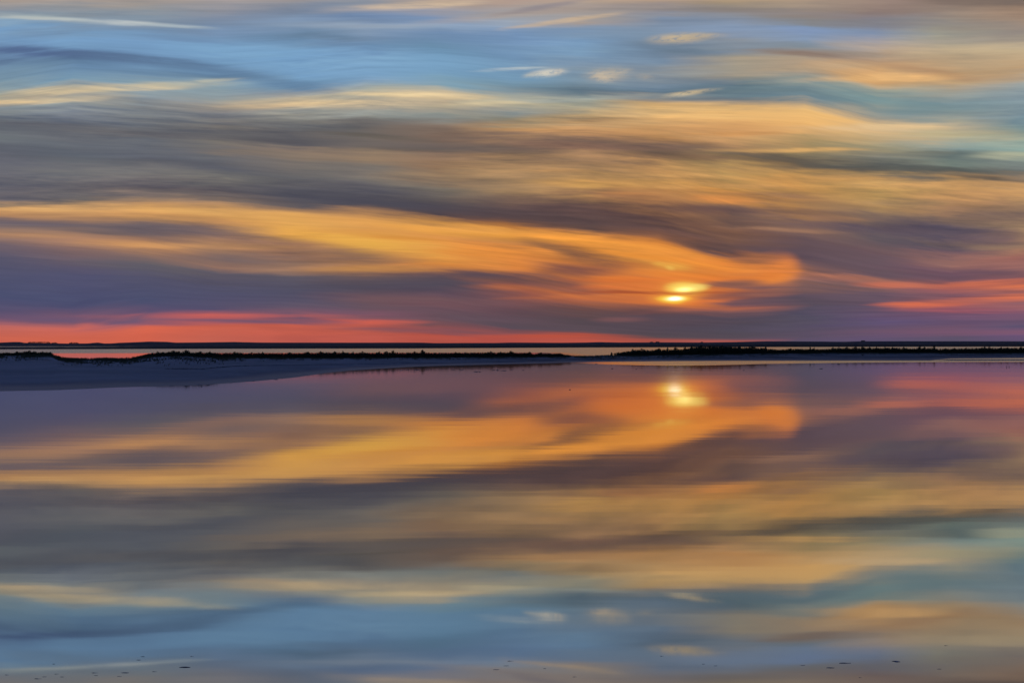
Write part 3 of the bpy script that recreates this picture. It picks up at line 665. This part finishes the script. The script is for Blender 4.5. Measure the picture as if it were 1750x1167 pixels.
# ragged dune grass on the slopes below the scrub
def grass(x0, x1, yr, n, label, rr):
    V, Fc = [], []
    for k in range(n):
        q = rr.uniform(x0, x1)
        dc = lerp_tab(CREST_D, q)
        d = dc - abs(rr.gauss(0, 1)) * yr
        if noise.noise(Vector((q * .03, d * .03, 2))) < -.05 and rr.random() < .8: continue
        z0 = ground_z(q, d)
        p = ray(q, d)
        for j in range(3):
            x = p.x + rr.uniform(-.5, .5); y = p.y + rr.uniform(-.4, .4)
            h = rr.uniform(.12, .35); l = rr.uniform(-.2, .2); b = len(V)
            V += [(x - .06, y, z0 - .02), (x + .06, y + .02, z0 - .02), (x + l, y + .03, z0 + h)]
            Fc.append((b, b + 1, b + 2))
    tag(mesh_obj('dune_grass', V, Fc, M_grass), label, 'grass', None, 'stuff')
grass(-300, 420, 26, 9000, 'dark dune grass on the slope of the left dunes', rs)
grass(420, 1000, 22, 7000, 'thin dark grass fringe under the middle line of scrub', rs)
grass(1000, 2000, 40, 9000, 'dark grass flats in front of the right-hand thicket', rs)

# the shrubs that stand out of the skyline: photo x, top y, half width in photo px, label
SHRUBS = [
 (12,602.2,7,"rounded dark shrub nearest the left edge, on the left dune"),
 (29,600.5,6,"double-topped dark shrub on the left dune, second from the left edge"),
 (49,599.0,8,"tallest shrub on the left dune, in the middle of its top"),
 (59,599.6,3,"short leaning shrub touching the right side of the tallest shrub on the left dune"),
 (73,600.4,2.5,"thin upright shrub on the left dune before its right-hand pair of twigs"),
 (80,601.6,4,"low shrub between two upright twigs at the right end of the left dune"),
 (86,601.0,3,"twiggy shrub standing at the very right end of the left dune top"),
 (101,609.0,4,"small low shrub at the foot of the left dune, where the pink water begins"),
 (132,611.4,5,"small dark plant on the bare sand rim under the pink water gap, left half"),
 (182,610.4,4,"lone knob-like plant on the sand rim below the pink strip"),
 (206,611.6,3,"smallest plant on the sand rim, right of the lone knob-like plant"),
 (262,602.6,7,"first rounded shrub on the rise right of the pink water gap"),
 (269,600.0,2.6,"thin pointed shrub sticking up left of the dune's double crown"),
 (289,600.6,4,"narrow shrub left of the broad crown over the bare dune slope"),
 (296,598.6,6,"left one of the two tall crowns above the bare dune slope"),
 (305,600.2,4,"low shrub in the saddle between the two tall dune crowns"),
 (318,597.9,6,"tallest crown of the middle scrub, spiky, above the bare dune slope"),
 (342,600.6,5,"small shrub just right of the spiky tall crown"),
 (358,600.2,5,"peaked shrub right of the dune crowns, before the long even stretch"),
 (402,600.6,6,"broad domed shrub above the widest part of the dark beach"),
 (431,602.0,6,"shrub with a small spike directly right of a dip in the scrub line"),
 (449,601.5,5,"pointed low shrub above the purple shallows, right of the dip"),
 (495,601.7,8,"long flat-domed shrub in the even part of the scrub line"),
 (526,601.3,7,"small domed shrub right of the long flat dome"),
 (548,600.3,6,"rounded shrub where the scrub line rises again, over the beach's narrow end"),
 (572,600.7,7,"shrub with an uneven top left of the twin shrubs at the beach's narrow end"),
 (587,600.0,5,"left one of the twin shrubs above the narrow end of the dark beach"),
 (603,600.4,4,"right one of the twin shrubs above the narrow end of the dark beach"),
 (620,600.2,5,"tufted shrub standing alone between two dips in the scrub line"),
 (648,600.7,6,"left shoulder of the long hump in the middle of the scrub line"),
 (660,599.8,6,"middle shrub of the long hump in the scrub line"),
 (672,599.1,5,"highest shrub at the right end of the long hump"),
 (708,600.0,5,"rounded shrub close left of the spiky one in the middle of the spit"),
 (722,598.3,5,"spikiest and tallest shrub in the very middle of the spit"),
 (780,601.7,8,"very low wide shrub right of the long flat stretch of scrub"),
 (838,599.9,6,"shrub with a steep left side right of the long flat stretch"),
 (856,601.0,4,"small shrub in the dip between two shrubs near the sand gap"),
 (873,599.8,7,"widest rounded shrub of the last group before the sand gap"),
 (905,600.9,5,"dark pointed shrub left of a small notch near the sand gap"),
 (925,602.2,5,"small shrub between the notch and the end of the scrub line"),
 (957,603.4,5,"last knob of scrub left of the bare gap in the spit"),
 (1045,602.2,2.2,"single upright shrub standing alone at the right side of the bare gap"),
 (1056,601.8,6,"low rounded shrub that begins the right-hand thicket"),
 (1082,596.0,5,"bushy shrub on the rising left flank of the right-hand thicket"),
 (1098,595.7,8,"broad domed shrub left of the bright glints of far water"),
 (1126,595.4,7,"wide shrub with glowing far water on both sides, left of the sun's reflection"),
 (1141,592.9,2.2,"thin tall shrub between two orange glints of far water"),
 (1154,593.6,4,"peaked shrub right above the sun's reflection in the near water"),
 (1171,592.6,4,"shrub with orange glints on its left and small white glints on its right"),
 (1182,591.6,4,"dark crown between the small white glints of far water"),
 (1196,590.4,9,"left crown of the solid high part of the thicket"),
 (1214,590.2,9,"highest crown in the solid middle of the thicket"),
 (1233,590.4,10,"right crown of the solid high part of the thicket"),
 (1264,591.4,6,"dark shrub between two tiny isolated glints of far water"),
 (1285,591.2,8,"broad dark shrub before the first long glint on the right"),
 (1309,592.2,2.4,"narrow shrub that splits the first long bright glint on the right"),
 (1351,595.0,5,"low shrub rising into the longest cream strip of far water"),
 (1384.5,591.8,1.6,"tall thin post-like shrub cutting the cream strip of far water"),
 (1391,593.6,2.2,"small shrub just right of the tall thin post-like one"),
 (1424,593.2,5,"shrub at the right end of the cream strip of far water"),
 (1434,592.4,2.4,"narrow shrub between two short glints right of the cream strip"),
 (1447,592.6,4,"rounded shrub below the flat stretch left of the ridge hump"),
 (1462,592.2,4,"shrub directly left of the hump on the far ridge"),
 (1474,592.5,4,"dark shrub straight under the hump on the far ridge"),
 (1486,592.7,5,"wide shrub just right below the hump on the far ridge"),
 (1498,592.2,2.6,"thin shrub between two evenly long pale glints"),
 (1513,592.6,3,"small shrub at the end of the evenly long pale glints"),
 (1526,592.7,3.5,"bushy shrub among the broken pale glints"),
 (1544,592.4,4,"shrub left of the thin straight line of pale far water"),
 (1572,591.2,4,"tall dark shrub at the right end of the thin straight pale line"),
 (1580,592.2,3,"smaller neighbour right of the tall shrub ending the pale line"),
 (1597,590.8,4,"tall shrub directly left of the last wide bright pool of far water"),
 (1616,594.8,5,"first low mound of scrub in the last wide bright pool"),
 (1631,595.0,5,"second low mound of scrub in the last wide bright pool"),
 (1650,594.2,5,"ragged shrub where the last bright pool narrows"),
 (1682,591.6,4,"upright shrub before the two small round glints near the right edge"),
 (1690,591.2,3,"taller twin next to the upright shrub near the right edge"),
 (1711,592.8,3,"small shrub between short glints close to the right edge"),
 (1722,592.9,3,"second small shrub between short glints close to the right edge"),
 (1745,592.6,4,"last dark shrub at the right edge of the photo"),
]
ri = random.Random(77)
for i, (px, yt, hw, lab) in enumerate(SHRUBS):
    small = 120 < px < 215
    d = lerp_tab(CREST_D, px) + (ri.uniform(-8, 4) if not small else 0)
    z0 = ground_z(px, d)
    h = z_at(yt, d) - z0
    p = ray(px, d)
    o = bpy.data.objects.new('shrub', SHRUB_ME[i % 8])
    C.objects.link(o)
    o.location = (p.x, p.y, z0 - .04)
    w = hw * d / F
    w *= ri.uniform(1.1, 1.9)
    o.scale = (w * (1 if ri.random() < .5 else -1), max(w * .8, .5), (h + .04) * 1.07)
    tag(o, lab, 'shrub', 'shrubs on the crest of the sand spit')

# distant woods and trees on the far ridge
def far_wood(x0, x1, y0, y1, n, name, label, cat, rr, group=None):
    V, Fc = [], []
    d = HD
    for k in range(n):
        q = rr.uniform(x0, x1)
        e = min(q - x0, x1 - q) / max(1e-3, min(3, (x1 - x0) / 2))
        top = y1 + (y0 - y1) * min(1, .55 + .45 * min(1, e)) - rr.uniform(-.25, .15)
        yy = rr.uniform(top, y1 + .5)
        dd = d + rr.uniform(-20, 20)
        c = Vector((*ray(q, dd), z_at(yy, dd)))
        s = rr.uniform(.4, .9)
        u = Vector((rr.gauss(0, 1), rr.gauss(0, 1), rr.gauss(0, 1))).normalized()
        w = u.cross(Vector((rr.gauss(0, 1), rr.gauss(0, 1), rr.gauss(0, 1)))).normalized()
        b = len(V)
        V += [tuple(c - u * s), tuple(c + w * s), tuple(c + u * s), tuple(c - w * s)]
        Fc.append((b, b + 1, b + 2, b + 3))
    o = mesh_obj(name, V, Fc, M_shrub)
    tag(o, label, cat, group, 'stuff')
def far_tree(x, y0, y1, hw, label):
    me = bpy.data.meshes.new('distant_tree')
    bm = bmesh.new(); bmesh.ops.create_icosphere(bm, subdivisions=3, radius=1)
    for v in bm.verts:
        v.co *= 1 + .55 * noise.noise(v.co * 1.9 + Vector((x, 0, 0))) + .25 * noise.noise(v.co * 5)
    bm.to_mesh(me); bm.free(); me.materials.append(M_shrub)
    o = bpy.data.objects.new('distant_tree', me); C.objects.link(o)
    za, zb = z_at(y1, HD), z_at(y0, HD)
    o.location = (*ray(x, HD), (za + zb) / 2)
    o.scale = (hw * HD / F, hw * HD / F, (zb - za) / 2)
    tag(o, label, 'tree')
far_wood(48, 86, 584.2, 586.3, 700, 'distant_wood', 'longest flat-topped dark wood on the far left hill', 'wood', ri, 'woods on the far left hill')
far_wood(88, 98, 585.2, 586.8, 180, 'distant_wood', 'short wood just right of the longest wood on the far left hill', 'wood', ri, 'woods on the far left hill')
far_wood(118, 134, 585.2, 587.1, 300, 'distant_wood', 'separate short dark wood further right on the far left hill', 'wood', ri, 'woods on the far left hill')
far_tree(1475, 581.8, 584.2, 3.6, 'small dark rounded tree making a hump on the far right ridge')
far_tree(1113.5, 584.0, 586.0, 3.2, 'left one of two tiny trees on the far ridge left of the sun')
far_tree(1123.5, 583.8, 586.0, 3.2, 'right one of two tiny trees on the far ridge left of the sun')
far_tree(1199.5, 584.2, 586.0, 2.2, 'single tiny tree on the far ridge right of the sun')

# ------------------------------------------------------------------ painted berm shade, mud lumps, floating bits
def lump_mesh(rr, n=10):
    bm = bmesh.new()
    bmesh.ops.create_icosphere(bm, subdivisions=2, radius=1)
    sd_ = rr.uniform(0, 50)
    for v in bm.verts:
        k = 1 + .35 * noise.noise(v.co * 1.6 + Vector((sd_, 0, 0)))
        v.co = Vector((v.co.x * k, v.co.y * k, v.co.z * k))
    me = bpy.data.meshes.new('mud_lump'); bm.to_mesh(me); bm.free()
    me.polygons.foreach_set('use_smooth', [True] * len(me.polygons))
    me.materials.append(M_mud)
    return me
LUMP = [lump_mesh(ri) for _ in range(4)]
LUMPS = [  # x, y, half width px, half height px, label
 (294,659.3,4,.6,"thin dark weed strip at the edge of the dark beach, leftmost of those there"),
 (318,660.4,2.4,.8,"small dark lump in the shallows below the beach, alone"),
 (340,657.5,3.5,.5,"flat dark strip at the beach edge above the two lumps"),
 (344.6,660.6,2.2,.7,"left lump of the pair in the shallows at the beach bend"),
 (356,658.3,3.2,.9,"darkest and largest lump of the pair in the shallows at the beach bend"),
 (433,651.4,2,.5,"tiny dark lump touching the beach edge where it turns purple"),
 (472,648.6,3,.5,"low dark strip in the pinkish shallows, lower of two"),
 (483.4,645.2,3.6,.6,"low dark strip in the pinkish shallows, upper of two"),
 (685.7,633,3.4,.5,"leftmost weed streak in the line off the spit's middle shore"),
 (696,632.4,4,.5,"second weed streak from the left off the spit's middle shore"),
 (712,632.0,5,.6,"double-ended weed streak close under the dark reflection"),
 (730,632.5,2.4,.4,"small weed fleck right of the double-ended streak"),
 (736.6,632.5,2,.4,"smallest weed fleck next to another small one off the middle shore"),
 (774,632.4,4,.45,"thin streak left of the dark pair of lumps off the middle shore"),
 (789,632.5,4.5,.45,"thin streak right above the dark pair of lumps"),
 (813.7,635.3,4,.8,"larger lump of the dark pair lying farthest out from the middle shore"),
 (819.6,635.3,2.2,.7,"smaller lump of the dark pair lying farthest out"),
 (843.4,632.5,3.4,.6,"dark streak at the left end of the long black line of weed"),
 (850.2,632.8,2.6,.8,"thick dark knot in the long black line of weed"),
 (861,633.5,5.6,.7,"longest black strip of weed, off the right part of the middle shore"),
 (874,631.8,3,.45,"faint raised end to the right of the longest black strip"),
 (894,632.7,2,.6,"single dark lump right of the long black line of weed"),
 (974,622.4,1.2,.7,"tiny dark speck beside the left tip of the bright ruffled strip"),
 (1019,621.7,3,.5,"thin dark sliver lying inside the left tip of the bright ruffled strip"),
 (1046.3,629.9,2.2,.7,"lone dark lump in calm water below the left tip of the bright strip"),
 (1087.4,631,1.6,.6,"small speck in calm water left of the sun's reflection"),
 (974,666,1.6,.6,"tiny speck alone in the open brown water left of the sun's reflection"),
 (1271,632.7,1.6,.6,"tiny speck below the dark shrub reflections right of the sun"),
 (1403.4,630.1,3.2,.7,"low double lump alone in the grey-blue water on the right"),
 (1433,622.4,2.2,.7,"small dark lump just under the bright strip on the right"),
]
for i, (px, py, hw, hh, lab) in enumerate(LUMPS):
    d = dist_of(py)
    p = ray(px, d)
    o = bpy.data.objects.new('weed_lump', LUMP[i % 4]); C.objects.link(o)
    w = hw * d / F
    o.location = (p.x, p.y, 0)
    o.scale = (w, w * .8, max(.04, hh * d / F * 1.0))
    o.rotation_euler = (0, 0, ri.uniform(-.3, .3))
    tag(o, lab, 'weed lump', 'lumps of weed and mud in the shallows')

# dark lumps standing in for the shaded face of the beach berm
V, Fc = [], []
BERM = [(284, 630.4), (345, 631), (366, 628.4), (400, 626), (450, 624.6), (520, 624), (600, 622.8), (700, 620.8), (860, 618.8), (960, 616.6)]
px = 284
while px < 958:
    py = lerp_tab(BERM, px)
    d = 300.0
    lo, hi = dist_of(lerp_tab(NEAR, px)), lerp_tab(CREST_D, px)
    for _ in range(30):      # find where the sight line meets the sand
        mid = (lo + hi) / 2
        if HY + (CAM_H - ground_z(px, mid)) * F / mid > py: lo = mid
        else: hi = mid
    d = lo + ri.uniform(-1.2, 1.2)
    z = ground_z(px, d); p = ray(px, d)
    w = ri.uniform(.12, .4); h = ri.uniform(.04, .12) * (1 if px < 420 else .8)
    b = len(V)
    V += [(p.x - w, p.y - .2, z - .03), (p.x + w, p.y - .2, z - .03), (p.x + w * .8, p.y + .25, z - .03), (p.x - w * .8, p.y + .25, z - .03), (p.x + ri.uniform(-.1, .1), p.y, z + h)]
    Fc += [(b, b + 1, b + 4), (b + 1, b + 2, b + 4), (b + 2, b + 3, b + 4), (b + 3, b, b + 4)]
    px += ri.uniform(.5, 1.4)
tag(mesh_obj('berm_shade_line', V, Fc, M_berm_shade), 'thin dark line of painted shade on the low berm running along the beach', 'berm_shade', None, 'stuff')

# one lone tuft on the right-hand sand
V, Fc = clump(ri, 160, 3, .13, 3)
d = 880; p = ray(1474.6, d)
o = mesh_obj('sand_tuft', [tuple(v) for v in V], Fc, M_shrub)
o.location = (p.x, p.y, ground_z(1474.6, d) - .03); o.scale = (.35, .35, .55)
tag(o, 'small dark tuft alone on the bare sand under the right-hand thicket', 'plant')

# two thin stakes in the water near the right edge
for px, tilt, lab in ((1720.2, .03, 'left one of two short thin stakes in the pink-grey water by the right edge'),
                      (1724.6, -.05, 'right one of two short thin stakes in the pink-grey water by the right edge')):
    d = dist_of(627.6); p = ray(px, d)
    bm = bmesh.new()
    bmesh.ops.create_cone(bm, cap_ends=True, segments=8, radius1=.05, radius2=.03, depth=.42)
    for v in bm.verts: v.co.x += v.co.z * tilt + .01 * math.sin(v.co.z * 9); v.co.z += .08
    me = bpy.data.meshes.new('stake'); bm.to_mesh(me); bm.free(); me.materials.append(M_wood)
    o = bpy.data.objects.new('stake', me); C.objects.link(o); o.location = (p.x, p.y, 0)
    tag(o, lab, 'stake', 'thin stakes in the water')

# floating bits close to the camera
def strand(L, bend, thick, rr, leaf=False):
    """a bent, tapering strand or narrow leaf lying on the water"""
    V, Fc = [], []
    n, m = 14, 6
    for i in range(n + 1):
        t = i / n
        x = (t - .5) * L
        y = bend * math.sin(t * math.pi) * L * .6 + .03 * L * math.sin(t * 7)
        z = abs(bend) * L * .10 * math.sin(t * math.pi * rr) + thick * .3
        r = thick * (.25 + .75 * math.sin(math.pi * min(1, max(0, .08 + t * .84))))
        for j in range(m):
            a = j / m * 2 * math.pi
            V.append((x, y + math.cos(a) * r * (2.6 if leaf else 1.2), z + math.sin(a) * r))
    for i in range(n):
        for j in range(m):
            a = i * m + j; b = i * m + (j + 1) % m
            Fc.append((a, b, b + m, a + m))
    Fc.append(tuple(range(m))[::-1]); Fc.append(tuple(n * m + j for j in range(m)))
    return V, Fc
FLOATS = [ # x, y, length px, tilt, label
 (12,1152.5,7,0,"tiny dark strand close to the left edge of the foreground water"),
 (65,1159,12,0,"lowest and longest strand of the left-hand foreground cluster"),
 (76,1155.8,8,.5,"tilted strand just above the lowest strand on the left"),
 (92,1134,5,0,"tiny fleck alone above the left-hand foreground cluster"),
 (97,1151,8,.1,"dark fleck between the tilted strand and the double strand on the left"),
 (106,1156,7,0,"faint fleck right below the dark fleck on the left"),
 (162,1149,11,0,"upper strand of the faint double strand, left foreground"),
 (164,1153.5,7,0,"lower strand of the faint double strand, left foreground"),
 (204,1155,8,0,"short blunt fleck below the long dark strand, left foreground"),
 (214,1149,13,0,"long dark strand on the pale cloud reflection, left foreground"),
 (237,1127,8,0,"faint fleck just left below a blunt dark one"),
 (244,1121.4,7.5,0,"blunt dark fleck on plain blue water, left foreground"),
 (264,1147,8,-.2,"faint blurred fleck between the two long strands on the left"),
 (316,1139.7,19,.05,"longest straight strand of the left half of the foreground"),
 (328,1121,6,0,"small dark fleck above the longest straight strand on the left"),
 (848,1143.5,11,.1,"lowest fleck of the slanting row in the middle foreground"),
 (865,1137,9,.1,"middle fleck of the slanting row in the middle foreground"),
 (872.5,1129,10,0,"top fleck of the slanting row in the middle foreground"),
 (931,1141.6,5,0,"round small fleck right of the slanting row, middle foreground"),
 (982,1156,7,0,"lowest fleck near the cream cloud reflection, middle foreground"),
 (1131,1120.5,6,0,"thin fleck under the cream cloud patch right of the middle"),
 (1202,1134,5,0,"darkest small fleck on the blue patch right of the middle"),
 (1223,1137,6,.1,"faint fleck next to the darkest small fleck right of the middle"),
 (1372,1136,8,.1,"curled fleck at the left of the right-hand foreground cluster"),
 (1419,1140.5,14,-.1,"blurred wide strand at the bottom of the right-hand cluster"),
 (1444,1132.5,20,0,"longest and darkest straight strand in the right foreground"),
 (1470,1157,5,0,"lowest tiny fleck in the right foreground"),
 (1531,1129.7,17,-.9,"slanting forked-looking strand in the right foreground"),
 (1605,1142.5,8,0,"short thick fleck farthest right at the bottom"),
 (1617,1102.5,7,0,"highest fleck, on the tan reflection near the right edge"),
]
for i, (px, py, L, tilt, lab) in enumerate(FLOATS):
    d = dist_of(py); k = d / F
    V, Fc = strand(L * k, ri.uniform(-.25, .25), max(.0022, min(.005, L * k * .035)), ri.choice((1, 2)), leaf=(i % 3 == 0))
    if px == 1531:       # a second twig branching off
        b = len(V); V2, F2 = strand(L * k * .45, .1, .005, 1)
        V += [(x + L * k * .25, y - .03, z) for x, y, z in V2]; Fc += [tuple(q + b for q in f) for f in F2]
    o = mesh_obj('floating_strand', V, Fc, M_straw, True)
    p = ray(px, d)
    o.location = (p.x, p.y, 0)
    o.rotation_euler = (0, 0, tilt * .9 + ri.uniform(-.05, .05))
    tag(o, lab, 'weed strand', 'bits of weed floating close to the camera')
